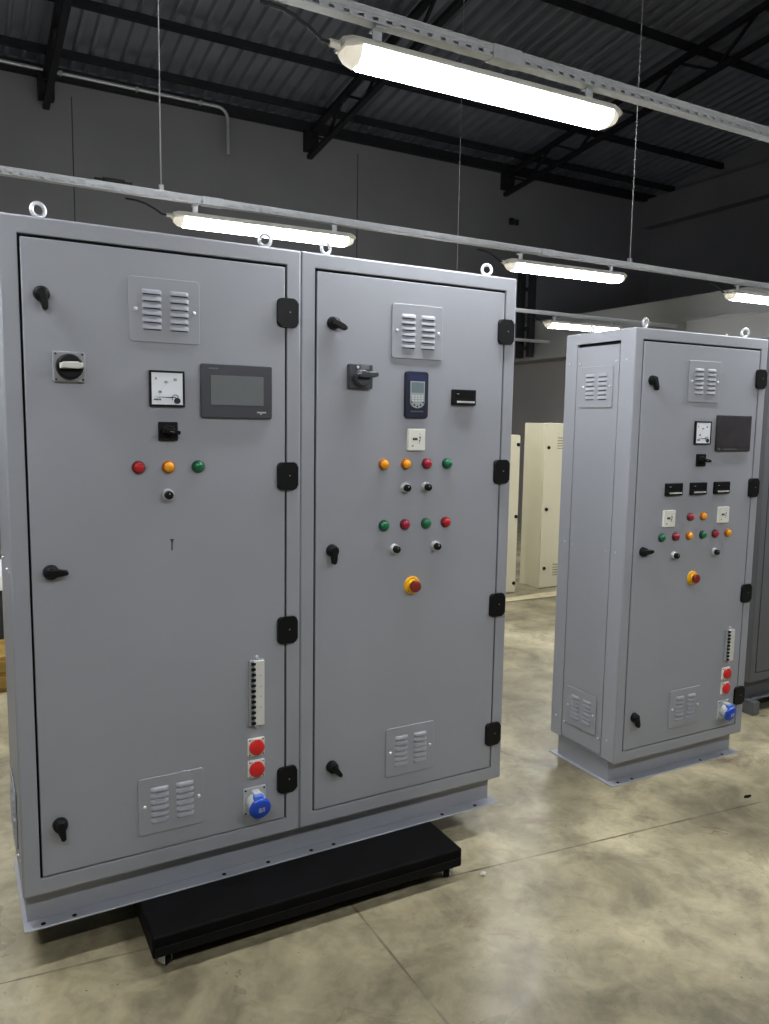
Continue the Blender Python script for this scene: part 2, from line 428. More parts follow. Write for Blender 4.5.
def blue_socket(parent, loc):
    def f():
        m = MB(); m.plate(.080, .096, -.007, 0, .005, .002)
        # angled housing leaning forward and down
        m.cyl((0, -.004, .004), (.003, -.038, -.010), .034, .033, 28, .002)
        m.box(-.013, .013, -.040, -.004, .022, .040, .003)
        return m.mesh('blue_outlet', 'outlet_grey')
    o = ob('blue_outlet', cached('bo', f), parent, loc)
    t = Matrix.Translation((.005, -.042, -.011)) @ Matrix.Rotation(math.radians(12), 4, 'X')
    ob('lid', cached('bol', lambda: MB().lathe([(0, -.014), (.030, -.013), (.036, -.009), (.0385, 0), (.036, .004), (0, .004)], 32, t).mesh('lid', 'blue')), o)
    ob('lid_hinge', cached('boh', lambda: MB().box(-.017, .017, -.052, -.030, .018, .037, .004).mesh('lid_hinge', 'blue_hi')), o)
    def lab():
        m = MB()
        # rating plate: three pale figures  1 6 A-like strokes on the lid
        for x0, segs in ((-.010, 'bc'), (-.001, 'acdefg'), (.009, 'abcefg')):
            w2, h2, th = .0030, .0075, .0016
            S7 = {'a': (-w2, w2, h2, h2), 'g': (-w2, w2, 0, 0), 'd': (-w2, w2, -h2, -h2), 'b': (w2, w2, 0, h2), 'c': (w2, w2, -h2, 0), 'f': (-w2, -w2, 0, h2), 'e': (-w2, -w2, -h2, 0)}
            for q in segs:
                a, c, d, e = S7[q]
                m.box(x0 + a - th / 2, x0 + c + th / 2, -.0146, -.0136, d - th / 2, e + th / 2, 0, 2, t)
        return m.mesh('rating_figures', 'ink_pale', 0)
    ob('rating_figures', cached('bolab', lab), o)
    sc = cached('bos', lambda: MB().lathe([(0, -.009), (.0034, -.0085), (.0038, -.006)], 10).mesh('screw', 'steel_dark'))
    for x, z in ((-.033, .041), (.033, .041), (-.033, -.041), (.033, -.041)): ob('screw', sc, o, (x, 0, z))
    return o

def controller(parent, loc, w=.104, h=.058):
    o = ob('digital_controller', cached('dc', lambda: MB().plate(w, h, -.014, 0, .003, .002).mesh('digital_controller', 'black')), parent, loc)
    ob('display', cached('dcd', lambda: MB().box(-w / 2 + .008, w / 2 - .008, -.0146, -.013, -.004, h / 2 - .006).mesh('display', 'rubber')), o)
    def keys():
        m = MB()
        for k in range(9):
            x = -.034 + k * .0090
            m.box(x, x + .0068, -.0152, -.0138, -.0205, -.0130, .0005)
            if k % 2: m.box(x + .0016, x + .0050, -.0156, -.015, -.0178, -.016)
        m.box(-.036, -.026, -.0150, -.0142, .012, .0135)
        return m.mesh('button_strip', 'ink_pale', 0)
    ob('button_strip', cached('dck', keys), o)
    return o

def timer(parent, loc, w=.072, h=.078):
    o = ob('timer_relay', MB().plate(w, h, -.012, 0, .003, .002).mesh('timer_relay', 'cream_pl'), parent, loc)
    m = MB()
    m.box(-.018, -.012, -.0126, -.0116, -.002, .007); m.box(-.011, -.005, -.0126, -.0116, -.002, .007); m.box(-.004, .002, -.0126, -.0116, -.002, .007)
    m.box(.009, .015, -.0126, -.0116, .008, .012); m.box(.012, .0155, -.0126, -.0116, .002, .008); m.box(.009, .0135, -.0126, -.0116, -.006, 0)
    m.box(.011, .014, -.0126, -.0116, .019, .022); m.box(.008, .012, -.0126, -.0116, -.013, -.0105)
    ob('display_figures', m.mesh('display_figures', 'ink', 0), o)
    ob('set_button', MB().plate(.008, .008, -.0128, -.0110, .003, .0006, 3, -.018, -.022).mesh('set_button', 'grey_pl'), o)
    return o

def keypad_unit(parent, loc):
    w, h = .097, .168
    pts = rrect(w, h, .010, 4)
    o = ob('drive_keypad', MB().plate(w, h, -.012, 0, .012, .004).mesh('drive_keypad', 'navy'), parent, loc)
    ob('blue_header', MB().plate(.072, .026, -.0126, -.0115, .004, 0, 3, 0, .060).mesh('blue_header', 'navy_lo'), o)
    sh = [(-.030, .048), (.030, .048), (.030, -.026)] + [(.030 * math.cos(math.radians(a)), -.026 - .022 * math.sin(math.radians(a))) for a in range(15, 180, 15)] + [(-.030, -.026)]
    ob('key_panel', MB().prism(sh, -.0145, -.0115, .001).mesh('key_panel', 'keypad'), o)
    ob('display', MB().plate(.052, .037, -.0152, -.014, .002, .0004, 2, 0, .026).mesh('display', 'lcd'), o)
    m = MB()
    for r in range(3):
        for k in range(4): m.plate(.009, .0055, -.0160, -.014, .002, .0005, 2, -.0195 + k * .013, -.004 - r * .0085)
    ob('key_block', m.mesh('key_block', 'ink_pale'), o)
    m = MB()
    for x, z in ((-.024, -.026), (-.013, -.036), (0, -.041), (.013, -.036), (.024, -.026)): m.lathe([(0, -.0163), (.003, -.0158), (.0034, -.014)], 10, Matrix.Translation((x, 0, z)))
    ob('arrow_keys', m.mesh('arrow_keys', 'ink'), o)
    m = MB()
    for k in range(9): m.box(-.026 + k * .006, -.0218 + k * .006, -.0126, -.0118, -.0615, -.0565)
    ob('maker_marking', m.mesh('maker_marking', 'ink_grey', 0), o)
    return o

def main_switch_round(parent, loc):
    o = ob('main_switch', MB().plate(.088, .086, -.012, 0, .005, .003).mesh('main_switch', 'grey_pl'), parent, loc)
    ob('dial_disc', MB().lathe([(0, -.036), (.031, -.036), (.0355, -.033), (.037, -.012), (.037, -.010)], 40).mesh('dial_disc', 'black'), o)
    ob('handle', MB().prism([(-.029, .0085), (-.018, .0095), (-.014, .012), (.012, .013), (.016, .0105), (.032, .010), (.032, -.004), (.02, -.0055), (-.029, -.0065)], -.060, -.034, .003).mesh('handle', 'white_pl'), o)
    sc = MB().lathe([(0, -.0145), (.003, -.014), (.0034, -.011)], 10).mesh('screw', 'steel_dark')
    for x, z in ((-.036, .036), (.036, .036), (-.036, -.036), (.036, -.036)): ob('screw', sc, o, (x, 0, z))
    return o

def main_switch_lever(parent, loc):
    o = ob('main_switch', MB().plate(.091, .084, -.020, 0, .006, .004).mesh('main_switch', 'switch_grey'), parent, loc)
    ob('switch_hub', MB().lathe([(0, -.040), (.024, -.040), (.028, -.036), (.030, -.018)], 32, Matrix.Translation((0, 0, -.006))).mesh('switch_hub', 'switch_grey'), o)
    ob('lever', MB().prism([(-.036, .004), (-.010, .009), (.030, .011), (.046, .008), (.046, -.006), (.030, -.010), (-.010, -.008), (-.036, -.003)], -.064, -.038, .004).mesh('lever', 'switch_grey'), o, (0, 0, .004), (0, math.radians(-3), 0))
    ob('index_dot', MB().lathe([(0, -.0215), (.005, -.021), (.0055, -.019)], 12, Matrix.Translation((-.014, 0, .031))).mesh('index_dot', 'white_pl'), o)
    ob('marking_plate', MB().box(-.004, .030, -.0208, -.0195, .024, .038, .001).mesh('marking_plate', 'ink_grey'), o)
    return o

# ------------------------------------------------------------------ cabinets
W, D, H, HP = .897, .450, 2.0, .110
BS, BT, BB = .050, .050, .053
def ringface(b, o4, i4, back):
    """o4/i4: outer and inner corners (ccw seen from outside); back: offset vector of the recess"""
    V = lambda p: b.verts.new(p)
    o = [V(p) for p in o4]; i = [V(p) for p in i4]; k = [V(Vector(p) + Vector(back)) for p in i4]
    for a in range(4):
        c = (a + 1) % 4
        b.faces.new((o[a], o[c], i[c], i[a])); b.faces.new((i[a], i[c], k[c], k[a]))
    b.faces.new(k)

def enclosure(w, left, right, paint):
    b = bmesh.new()
    q = lambda *p: b.faces.new([b.verts.new(x) for x in p])
    # front with door opening
    ringface(b, [(0, 0, 0), (w, 0, 0), (w, 0, H), (0, 0, H)], [(BS, 0, BB), (w - BS, 0, BB), (w - BS, 0, H - BT), (BS, 0, H - BT)], (0, .03, 0))
    SV0, SV1, SZ0, SZ1 = .085, .368, .008, 1.950
    if left: ringface(b, [(0, D, 0), (0, 0, 0), (0, 0, H), (0, D, H)], [(0, SV1, SZ0), (0, SV0, SZ0), (0, SV0, SZ1), (0, SV1, SZ1)], (.02, 0, 0))
    else: q((0, D, 0), (0, 0, 0), (0, 0, H), (0, D, H))
    if right: ringface(b, [(w, 0, 0), (w, D, 0), (w, D, H), (w, 0, H)], [(w, SV0, SZ0), (w, SV1, SZ0), (w, SV1, SZ1), (w, SV0, SZ1)], (-.02, 0, 0))
    else: q((w, 0, 0), (w, D, 0), (w, D, H), (w, 0, H))
    q((w, D, 0), (0, D, 0), (0, D, H), (w, D, H)); q((0, 0, H), (w, 0, H), (w, D, H), (0, D, H)); q((0, D, 0), (w, D, 0), (w, 0, 0), (0, 0, 0))
    bmesh.ops.remove_doubles(b, verts=b.verts, dist=1e-5)
    def corner(v): return sum((abs(v.co.x) < 1e-5 or abs(v.co.x - w) < 1e-5, abs(v.co.y) < 1e-5 or abs(v.co.y - D) < 1e-5, abs(v.co.z) < 1e-5 or abs(v.co.z - H) < 1e-5)) == 3
    outer = [e for e in b.edges if corner(e.verts[0]) and corner(e.verts[1])]
    rim = [e for e in b.edges if not any(corner(v) for v in e.verts) and len(e.link_faces) == 2 and abs(e.verts[0].co.y) < 1e-5 and abs(e.verts[1].co.y) < 1e-5]
    bmesh.ops.bevel(b, geom=outer, offset=.007, segments=3, affect='EDGES', profile=.5)
    rim = [e for e in rim if e.is_valid]
    bmesh.ops.bevel(b, geom=rim, offset=.003, segments=2, affect='EDGES', profile=.5)
    m = MB(); m._merge(b, Matrix.Translation((0, 0, HP)))
    return m.mesh('enclosure', paint, 35)

def ring_frame(x0, x1, z0, z1, t, y0, y1):
    m = MB()
    m.box(x0, x1, y0, y1, z1 - t, z1); m.box(x0, x1, y0, y1, z0, z0 + t)
    m.box(x0, x0 + t, y0, y1, z0 + t, z1 - t); m.box(x1 - t, x1, y0, y1, z0 + t, z1 - t)
    return m

def cabinet(label, loc, rz, w=W, left=True, right=True, paint='grey', group='grey control cabinets', name='control_cabinet', pl=(.02, .02), side_shade=None):
    t = thing(name, label, 'electrical cabinet', loc, rz, group)
    ob('enclosure', enclosure(w, left, right, paint), t)
    g = .0065
    x0, x1, z0, z1 = BS + g, w - BS - g, HP + BB + g - .002, HP + H - BT - g - .002
    ob('door_gasket', ring_frame(BS, w - BS, HP + BB, HP + H - BT, .012, .010, .029).mesh('door_gasket', 'rubber', 0), t)
    ob('door', MB().box(x0, x1, 0, .020, z0, z1, .003).mesh('door', paint), t)
    for on, X0, X1, xs, sgn in ((left, 0.0, .010, 0, 1), (right, w - .010, w, w, -1)):
        if not on: continue
        ob('side_panel', MB().box(X0, X1, .090, .363, HP + .012, HP + 1.934, .0015).mesh('side_panel', side_shade or paint), t)
        ga, gb = (.0115, .0195) if sgn == 1 else (w - .0195, w - .0115)
        ob('panel_gap_shade', MB().box(ga, gb, .0855, .3675, HP + .0085, HP + 1.9495).mesh('panel_gap_shade', 'rubber', 0), t)  # black sheet in the recess, puts shade into the gaps round the panel
        bl = cached('pbolt', lambda: MB().cyl((0, 0, 0), (-.005, 0, 0), .0052, .0035, 10).mesh('panel_bolt', 'zinc'))
        bs = cached('pboltf', lambda: MB().cyl((0, 0, 0), (-.0022, 0, 0), .0055, .004, 10).mesh('frame_bolt', 'zinc'))
        for v, z in ((.107, 1.858), (.345, 1.858), (.113, .992), (.337, .992), (.108, .088), (.345, .089)): ob('panel_bolt', bl, t, (xs, v, HP + z), (0, 0, 0 if sgn == 1 else PI))
        for v, z in ((.046, 1.862), (.416, 1.862), (.055, .994), (.402, .997), (.052, .10), (.41, .10)): ob('frame_bolt', bs, t, (xs, v, HP + z), (0, 0, 0 if sgn == 1 else PI))
        r = -PI / 2 if sgn == 1 else PI / 2
        if True:
            vent(t, (xs, .2265, HP + 1.746), r, paint); vent(t, (xs, .231, HP + .188), r, paint)
    # plinth: recessed channel standing on an outward foot flange with bolt holes
    a, c = pl
    fv, bv = .052, .045
    p = MB()
    p.box(a, w - c, fv, fv + .004, .004, HP); p.box(a, w - c, D - bv - .004, D - bv, .004, HP)
    p.box(a, a + .004, fv + .004, D - bv - .004, .004, HP); p.box(w - c - .004, w - c, fv + .004, D - bv - .004, .004, HP)
    fx0, fx1 = (0, w)
    p.box(fx0, fx1, .001, fv, 0, .004, .001); p.box(fx0, fx1, D - bv, D - .001, 0, .004, .001)
    p.box(fx0, a, fv, D - bv, 0, .004); p.box(w - c, fx1, fv, D - bv, 0, .004)
    ob('plinth', p.mesh('plinth', paint), t)
    hb = cached('bhole', lambda: MB().cyl((0, 0, .0035), (0, 0, .0048), .0075, seg=12).mesh('bolt_hole', 'slot'))
    for u in (.055, .145, w - .27, w - .11): ob('bolt_hole', hb, t, (u, .021, 0))
    eye = cached('eye', lambda: MB().tube([(.0185 * math.cos(k * PI / 14), 0, .030 + .0185 * math.sin(k * PI / 14)) for k in range(28)], .0058, 10, True).cyl((0, 0, 0), (0, 0, .006), .013, .012, 16, .001).mesh('lifting_eye', 'chrome'))
    for u, v, r in ((.112, .055, .25), (w - .105, .055, -.35), (.112, D - .055, .5), (w - .105, D - .055, .1)):
        ob('lifting_eye', eye, t, (u, v, HP + H), (0, 0, r))
    return t

def P(z): return HP + z
YA, YC = .009, -.010
A0 = (.1126, 2.4355, .1216)
# --- cabinet with the round black main switch
A = cabinet('grey control cabinet with round black main switch and touch screen, on the black dolly', A0, YA, left=True, right=False, pl=(.012, 0))
vent(A, (.450, 0, P(1.770))); vent(A, (.447, 0, P(.210)))
for z in (1.796, 1.262, .735, .199): hinge(A, (.848, 0, P(z)))
latch(A, (.108, 0, P(1.790)), -80); latch(A, (.108, 0, P(.994)), -2); latch(A, (.110, 0, P(.214)), -80)
main_switch_round(A, (.174, 0, P(1.590)))
meter(A, (.4525, 0, P(1.5375)))
hmi(A, (.674, 0, P(1.5355)), .234, .169, .174, .092, 'lit')
selector(A, (.454, 0, P(1.408)))
for u, c in ((.364, 'red'), (.454, 'amber'), (.547, 'green')): lamp(A, (u, 0, P(1.298)), c)
knob(A, (.450, 0, P(1.212)))
ob('door_mark', MB().prism([(-.006, .016), (.007, .016), (.003, .004), (.002, -.020), (-.002, -.020), (-.001, .004)], -.0006, .001).mesh('door_mark', 'switch_grey', 0), A, (.461, 0, P(1.056)))
breakers(A, (.735, 0, P(.532)))
red_socket(A, (.735, 0, P(.340))); red_socket(A, (.735, 0, P(.262)))
blue_socket(A, (.729, 0, P(.149)))

# --- its neighbour, bolted on
B0 = (A0[0] + .8975 * math.cos(YA), A0[1] + .8975 * math.sin(YA), A0[2])
du = .0005
B = cabinet('grey control cabinet with navy drive keypad and eight lamps, on the black dolly', B0, YA, left=False, right=True, pl=(0, .024), w=.893)
vent(B, (.449, 0, P(1.768))); vent(B, (.452, 0, P(.211)))
for z in (1.796, 1.262, .732, .198): hinge(B, (.843, 0, P(z)))
latch(B, (.116, 0, P(1.776)), -22); latch(B, (.118, 0, P(.998)), -88); latch(B, (.124, 0, P(.208)), -48)
main_switch_lever(B, (.216, 0, P(1.602)))
keypad_unit(B, (.4475, 0, P(1.546)))
controller(B, (.654, 0, P(1.5425)))
timer(B, (.450, 0, P(1.385)))
for u, c in ((.319, 'amber'), (.411, 'amber'), (.500, 'crimson'), (.589, 'green')): lamp(B, (u, 0, P(1.297)), c)
for u in (.409, .498): knob(B, (u, 0, P(1.211)))
for u, c in ((.323, 'green'), (.411, 'crimson'), (.502, 'green'), (.589, 'red')): lamp(B, (u, 0, P(1.076)), c)
for u in (.369, .545): knob(B, (u, 0, P(.988)))
estop(B, (.448, 0, P(.846)))

# --- free-standing cabinet on the floor
C0 = (2.6125, 2.5215, 0)
C = cabinet('free-standing grey control cabinet on the floor with three black controllers in a row', C0, YC, w=.888, pl=(.019, .019))
vent(C, (.449, 0, P(1.778))); vent(C, (.449, 0, P(.209)))
for z in (1.806, 1.274, .740, .207): hinge(C, (.844, 0, P(z)))
latch(C, (.113, 0, P(1.772)), -70); latch(C, (.113, 0, P(.998)), 2); latch(C, (.114, 0, P(.212)), -75)
meter(C, (.4545, 0, P(1.5415)))
hmi(C, (.669, 0, P(1.5405)), .240, .172, 0, 0, 'dark')
selector(C, (.455, 0, P(1.414)))
for u in (.284, .447, .609): controller(C, (u, 0, P(1.280)))
timer(C, (.263, 0, P(1.145))); timer(C, (.633, 0, P(1.1475)))
for u, c in ((.407, 'crimson'), (.495, 'amber')): lamp(C, (u, 0, P(1.147)), c)
for u, c in ((.226, 'green'), (.317, 'crimson'), (.408, 'amber'), (.500, 'green'), (.587, 'crimson'), (.677, 'amber')): lamp(C, (u, 0, P(1.057)), c)
for u in (.314, .589): knob(C, (u, 0, P(.968)))
estop(C, (.448, 0, P(.850)))
breakers(C, (.738, 0, P(.485)), .160, 9)
red_socket(C, (.735, 0, P(.338))); red_socket(C, (.735, 0, P(.262)))
blue_socket(C, (.731, 0, P(.151)))

# --- darker cabinet at the picture's edge, standing on two bearers
DZ = .08
Dk = cabinet('dark grey cabinet raised on steel feet, beyond the free-standing cabinet with three controllers', (4.010, 2.850, DZ), 0, w=.888, paint='grey_dark', side_shade='steel_dark')  # side panels coloured dark to stand in for the shade on that flank
for z in (1.806, 1.274, .740, .207): hinge(Dk, (.844, 0, P(z)))
vent(Dk, (.449, 0, P(1.778)), 0, 'grey_dark'); vent(Dk, (.449, 0, P(.209)), 0, 'grey_dark')
foot = cached('dfoot', lambda: MB().box(0, .06, 0, .09, 0, .0795, .004).mesh('foot', 'grey_dark'))
for x in (.012, .80):
    for y in (-.03, .33): ob('foot', foot, Dk, (x, y, -DZ))

# ------------------------------------------------------------------ dolly under the joined cabinets
dol = thing('platform_dolly', 'low black wooden platform dolly on small castors under the joined grey cabinets', 'dolly', (.445, 2.238, 0), -.004)
DT = .1213
ob('platform', MB().box(.005, 1.125, 0, .72, .050, DT, .008, 3).mesh('platform', 'wood_black'), dol)
ob('edge_strip', MB().box(.012, 1.118, -.003, .001, .056, .086, .001).mesh('edge_strip', 'rubber'), dol)
cw = cached('cwheel', lambda: MB().cyl((-.010, 0, .020), (.010, 0, .020), .020, seg=24, bev=.003).mesh('wheel', 'rubber'))
cf = cached('cfork', lambda: MB().box(-.026, .026, -.024, .024, .046, .050, .001).box(-.016, -.0125, -.014, .014, .012, .047).box(.0125, .016, -.014, .014, .012, .047).cyl((-.019, 0, .020), (.019, 0, .020), .005, seg=10).mesh('caster', 'zinc'))
for x, y, r in ((.050, .040, .5), (1.085, .040, -.7), (.050, .680, .2), (1.085, .680, 1.1)):
    c = ob('caster', cf, dol, (x, y, 0), (0, 0, r)); ob('wheel', cw, c)

# ------------------------------------------------------------------ cream cabinets at the back
def cream_cab(label, loc, w, d, h, latches_left):
    t = thing('storage_cabinet', label, 'cabinet', loc, 0, 'cream cabinets at the back')
    ob('body', MB().box(0, w, .020, d, 0, h, .006).mesh('body', 'cream'), t)
    ob('door', MB().box(.003, w - .003, 0, .018, .012, h - .006, .003).mesh('door', 'cream'), t)
    ob('door_seal', MB().box(.008, w - .008, .017, .021, .016, h - .010).mesh('door_seal', 'rubber'), t)
    lx = .055 if latches_left else w - .028
    for z in ((h * .855, h * .485, h * .125) if latches_left else (h * .94, h * .49, h * .065)):
        ob('latch', cached('clatch', lambda: MB().lathe([(0, -.018), (.012, -.017), (.0165, -.012), (.018, 0)], 16).mesh('latch', 'black')), t, (lx, 0, z))
    def lv():
        m = MB()
        for k in range(5): m.box(-.055, .055, -.004, 0, -.06 + k * .026, -.048 + k * .026, .0015)
        return m.mesh('vent_louvers', 'slot')
    m = cached('clouv', lambda: (lambda q: [q.prism([(-.055, .008), (.055, .008), (.055, -.004), (-.055, -.004)], -.007, 0, .003, Matrix.Translation((0, 0, (2 - k) * .027))) for k in range(5)] and q)(MB()).mesh2('louvers', 'cream', (lambda q: [q.box(-.053, .053, -.0035, .0005, (2 - k) * .027 - .0085, (2 - k) * .027 - .003) for k in range(5)] and q)(MB()), 'slot'))
    for z in (h * .885, h * .115):
        ob('louvers', m, t, (.225 if latches_left else w - .225, 0, z))
    return t
cream_cab('tall cream cabinet showing its shaded side, behind the gap between the grey cabinets', (5.17, 6.13, 0), .80, .32, 1.695, True)
cream_cab('shorter cream cabinet half hidden behind the grey cabinet with the drive keypad', (4.05, 6.09, 0), .785, .34, 1.575, False)
m = MB(); out = [(0, 0), (.35, .02), (.8, -.03), (1.22, .02), (1.60, .01), (1.62, .14), (.80, .145), (.02, .14)]
m.prism([(x, y) for x, y in out], 0, .004, 0, Matrix.Rotation(PI / 2, 4, 'X'))
tag(ob('cardboard_sheet', m.mesh('cardboard_sheet', 'card', 0), None, (4.30, 5.93, .0042)), 'flat pale tan cardboard strip on the floor in front of the cream cabinets', 'cardboard')

# ------------------------------------------------------------------ workbench and crate past the left end
wb = thing('workbench', 'workbench with white top, just showing past the side of the touch screen cabinet', 'workbench', (-.95, 5.62, 0))
ob('worktop', MB().box(0, 1.24, 0, .65, .535, .640, .006).mesh('worktop', 'top_white'), wb)
for x in (.03, 1.11):
    for y in (.03, .57): ob('leg', cached('wleg', lambda: MB().box(0, .05, 0, .05, 0, .535, .003).mesh('leg', 'steel_dark')), wb, (x, y, 0))
ob('back_panel', MB().box(.03, 1.16, .60, .62, .05, .53).mesh('back_panel', 'steel_dark'), wb)
ob('shelf', MB().box(.03, 1.16, .04, .60, .10, .117, .002).mesh('shelf', 'top_white'), wb)
tag(ob('wooden_board', MB().box(0, .165, 0, .012, 0, .50, .004).mesh('wooden_board', 'tan_wood'), None, (.0, 5.60, 0.0), (0, 0, 0)), 'tan wooden board leaning upright against the front of the workbench', 'board')
cr = thing('wooden_crate', 'yellow-brown wooden crate on the floor under the workbench', 'crate', (-.32, 5.14, 0))
ob('crate_box', MB().box(0, .55, 0, .42, .012, .225, .004).mesh('crate_box', 'crate'), cr)
for x in (.03, .46): ob('runner', cached('runner', lambda: MB().box(0, .06, .01, .41, 0, .012).mesh('runner', 'crate')), cr, (x, 0, 0))
for z in (.03, .13): ob('slat', cached('slat', lambda: MB().box(-.004, .554, -.014, 0, 0, .07, .003).mesh('slat', 'crate')), cr, (0, 0, z))

# ------------------------------------------------------------------ little things on the floor
def chip(name, label, cat, loc, s, m, seed):
    random.seed(seed); b = bmesh.new(); bmesh.ops.create_icosphere(b, subdivisions=2, radius=1)
    for v in b.verts:
        k = 1 + random.uniform(-.25, .25); v.co = Vector((v.co.x * s[0] * k, v.co.y * s[1] * k, max(v.co.z, -.7) * s[2] * k))
    zmin = min(v.co.z for v in b.verts)
    for v in b.verts: v.co.z -= zmin
    q = MB(); q._merge(b); return tag(ob(name, q.mesh(name, m), None, loc), label, cat)
chip('pale_chip', 'small pale chip on the floor beside the corner of the black dolly', 'debris', (1.655, 2.215, 0), (.011, .009, .008), 'stone', 3)
chip('dark_scrap', 'small dark scrap on the floor in front of the plinth of the free-standing cabinet', 'debris', (3.10, 2.17, 0), (.022, .008, .006), 'rubber', 5)

# ------------------------------------------------------------------ lights and their rails
LS = .95
HC = 1.678
sz = lambda z: HC + (z - HC) * LS
ROWS = [(0.0, 0), (2.43, 1), (4.87, 2), (7.42, 3)]
def fixture(label, x, y, z=2.888, cable=1):
    t = thing('strip_light', label, 'light', (x * LS, y * LS, sz(z - .016)), 0, 'sealed strip lights under the rails')
    t.rotation_euler = (0, -.011, 0)
    Lh = 1.205 * LS
    def body():
        m = MB()
        sec = [(-.046, .002), (-.058, .010), (-.056, .020), (-.034, .040), (.034, .040), (.056, .020), (.058, .010), (.046, .002)]
        b = bmesh.new(); st = [(0.0, .72), (.028, .97), (.06, 1), (Lh - .06, 1), (Lh - .028, .97), (Lh, .72)]; rings = []
        for xx, k in st: rings.append([b.verts.new((xx, p * k, q * k + .012 * (1 - k))) for p, q in sec])
        for a, c in zip(rings, rings[1:]):
            for i in range(len(sec)): b.faces.new((a[i], c[i], c[(i + 1) % len(sec)], a[(i + 1) % len(sec)]))
        b.faces.new(rings[0]); b.faces.new(rings[-1][::-1]); bmesh.ops.recalc_face_normals(b, faces=b.faces)
        m._merge(b); return m.mesh('lamp_housing', 'housing')
    def diff():
        m = MB(); sec = [(-.054, .006), (-.053, -.006), (-.045, -.024), (-.026, -.038), (.026, -.038), (.045, -.024), (.053, -.006), (.054, .006)]
        b = bmesh.new(); st = [(.050, .55), (.058, .9), (.07, 1), (Lh - .07, 1), (Lh - .058, .9), (Lh - .050, .55)]; rings = []
        for xx, k in st: rings.append([b.verts.new((xx, p * k, q * k)) for p, q in sec])
        for a, c in zip(rings, rings[1:]):
            for i in range(len(sec)): b.faces.new((a[i], c[i], c[(i + 1) % len(sec)], a[(i + 1) % len(sec)]))
        b.faces.new(rings[0]); b.faces.new(rings[-1][::-1]); bmesh.ops.recalc_face_normals(b, faces=b.faces)
        m._merge(b); return m.mesh('lit_diffuser', 'tube')
    def cap(xx, s):
        m = MB(); sec = [(-.056, .010), (-.053, -.006), (-.044, -.024), (-.025, -.0375), (.025, -.0375), (.044, -.024), (.053, -.006), (.056, .010)]
        b = bmesh.new(); st = [(xx, 1), (xx + s * .025, .86), (xx + s * .046, .55)]; rings = []
        for x_, k in st: rings.append([b.verts.new((x_, p * k, q * k + .004 * (1 - k))) for p, q in sec])
        for a, c in zip(rings, rings[1:]):
            for i in range(len(sec)): b.faces.new((a[i], c[i], c[(i + 1) % len(sec)], a[(i + 1) % len(sec)]))
        b.faces.new(rings[0]); b.faces.new(rings[-1][::-1]); bmesh.ops.recalc_face_normals(b, faces=b.faces); m._merge(b)
        return m.mesh('end_cap', 'cap')
    ob('lamp_housing', cached('fx_body', body), t); ob('lit_diffuser', cached('fx_diff', diff), t); ob('end_cap', cached('fx_cap0', lambda: cap(.054, -1)), t); ob('end_cap', cached('fx_cap1', lambda: cap(Lh - .054, 1)), t)
    br = cached('fx_br', lambda: MB().box(-.016, .016, -.020, .020, .038, .042).box(-.016, .016, -.003, .003, .040, .088).box(-.016, .016, -.026, .026, .0845, .0885).mesh('mount_bracket', 'zinc'))
    for xx in (.13, Lh - .13): ob('mount_bracket', br, t, (xx, 0, 0))
    ob('cable_gland', cached('fx_gl', lambda: MB().cyl((-.035, 0, .016), (.004, 0, .016), .011, .013, 14).mesh('cable_gland', 'housing')), t)
    if cable:
        pts = [(-.034, 0, .016), (-.06, 0, .018), (-.10, -.004, .040), (-.15, -.010, .060), (-.20, -.014, .070), (-.26, -.016, .072)]
        ob('power_cable', cached('fx_cb', lambda: MB().tube(pts, .0055, 8).mesh('power_cable', 'cable')), t)
    return t
XG = lambda k: 1.15 + 2.49 * k
LBL = {
 (1, 0): 'large sealed strip light hanging nearest, above the joined grey cabinets',
 (2, 0): 'strip light just above the top edge of the joined cabinets, seen past their lifting eyes',
 (2, 1): 'strip light above the gap between the joined cabinets and the free-standing cabinet',
 (2, 2): 'strip light cut by the picture edge above the free-standing cabinet',
 (3, 2): 'farthest visible strip light, low behind the top of the free-standing cabinet',
 (0, -1): 'strip light overhead at the viewpoint, at the workbench end of its rail',
 (0, 0): 'strip light overhead at the viewpoint, second along its rail',
 (0, 1): 'strip light overhead at the viewpoint, at the far end of its rail from the workbench',
 (1, -1): 'strip light beyond the picture at the workbench end of the nearest rail',
 (1, 1): 'strip light beyond the picture edge on the nearest rail, above the free-standing cabinet',
 (1, 2): 'strip light beyond the picture edge, last along the nearest rail',
 (2, -1): 'strip light beyond the picture above the workbench',
 (3, -1): 'strip light of the third row beyond the workbench, hidden by the joined cabinets',
 (3, 0): 'strip light of the third row hidden behind the touch screen cabinet',
 (3, 1): 'strip light of the third row hidden behind the drive keypad cabinet',
}
for (r, k), l in LBL.items():
    y = dict((b_, a_) for a_, b_ in ROWS)[r]
    fixture(l, {1: 1.135, 2: 1.180}.get(r, 1.22) + 2.487 * k, y)

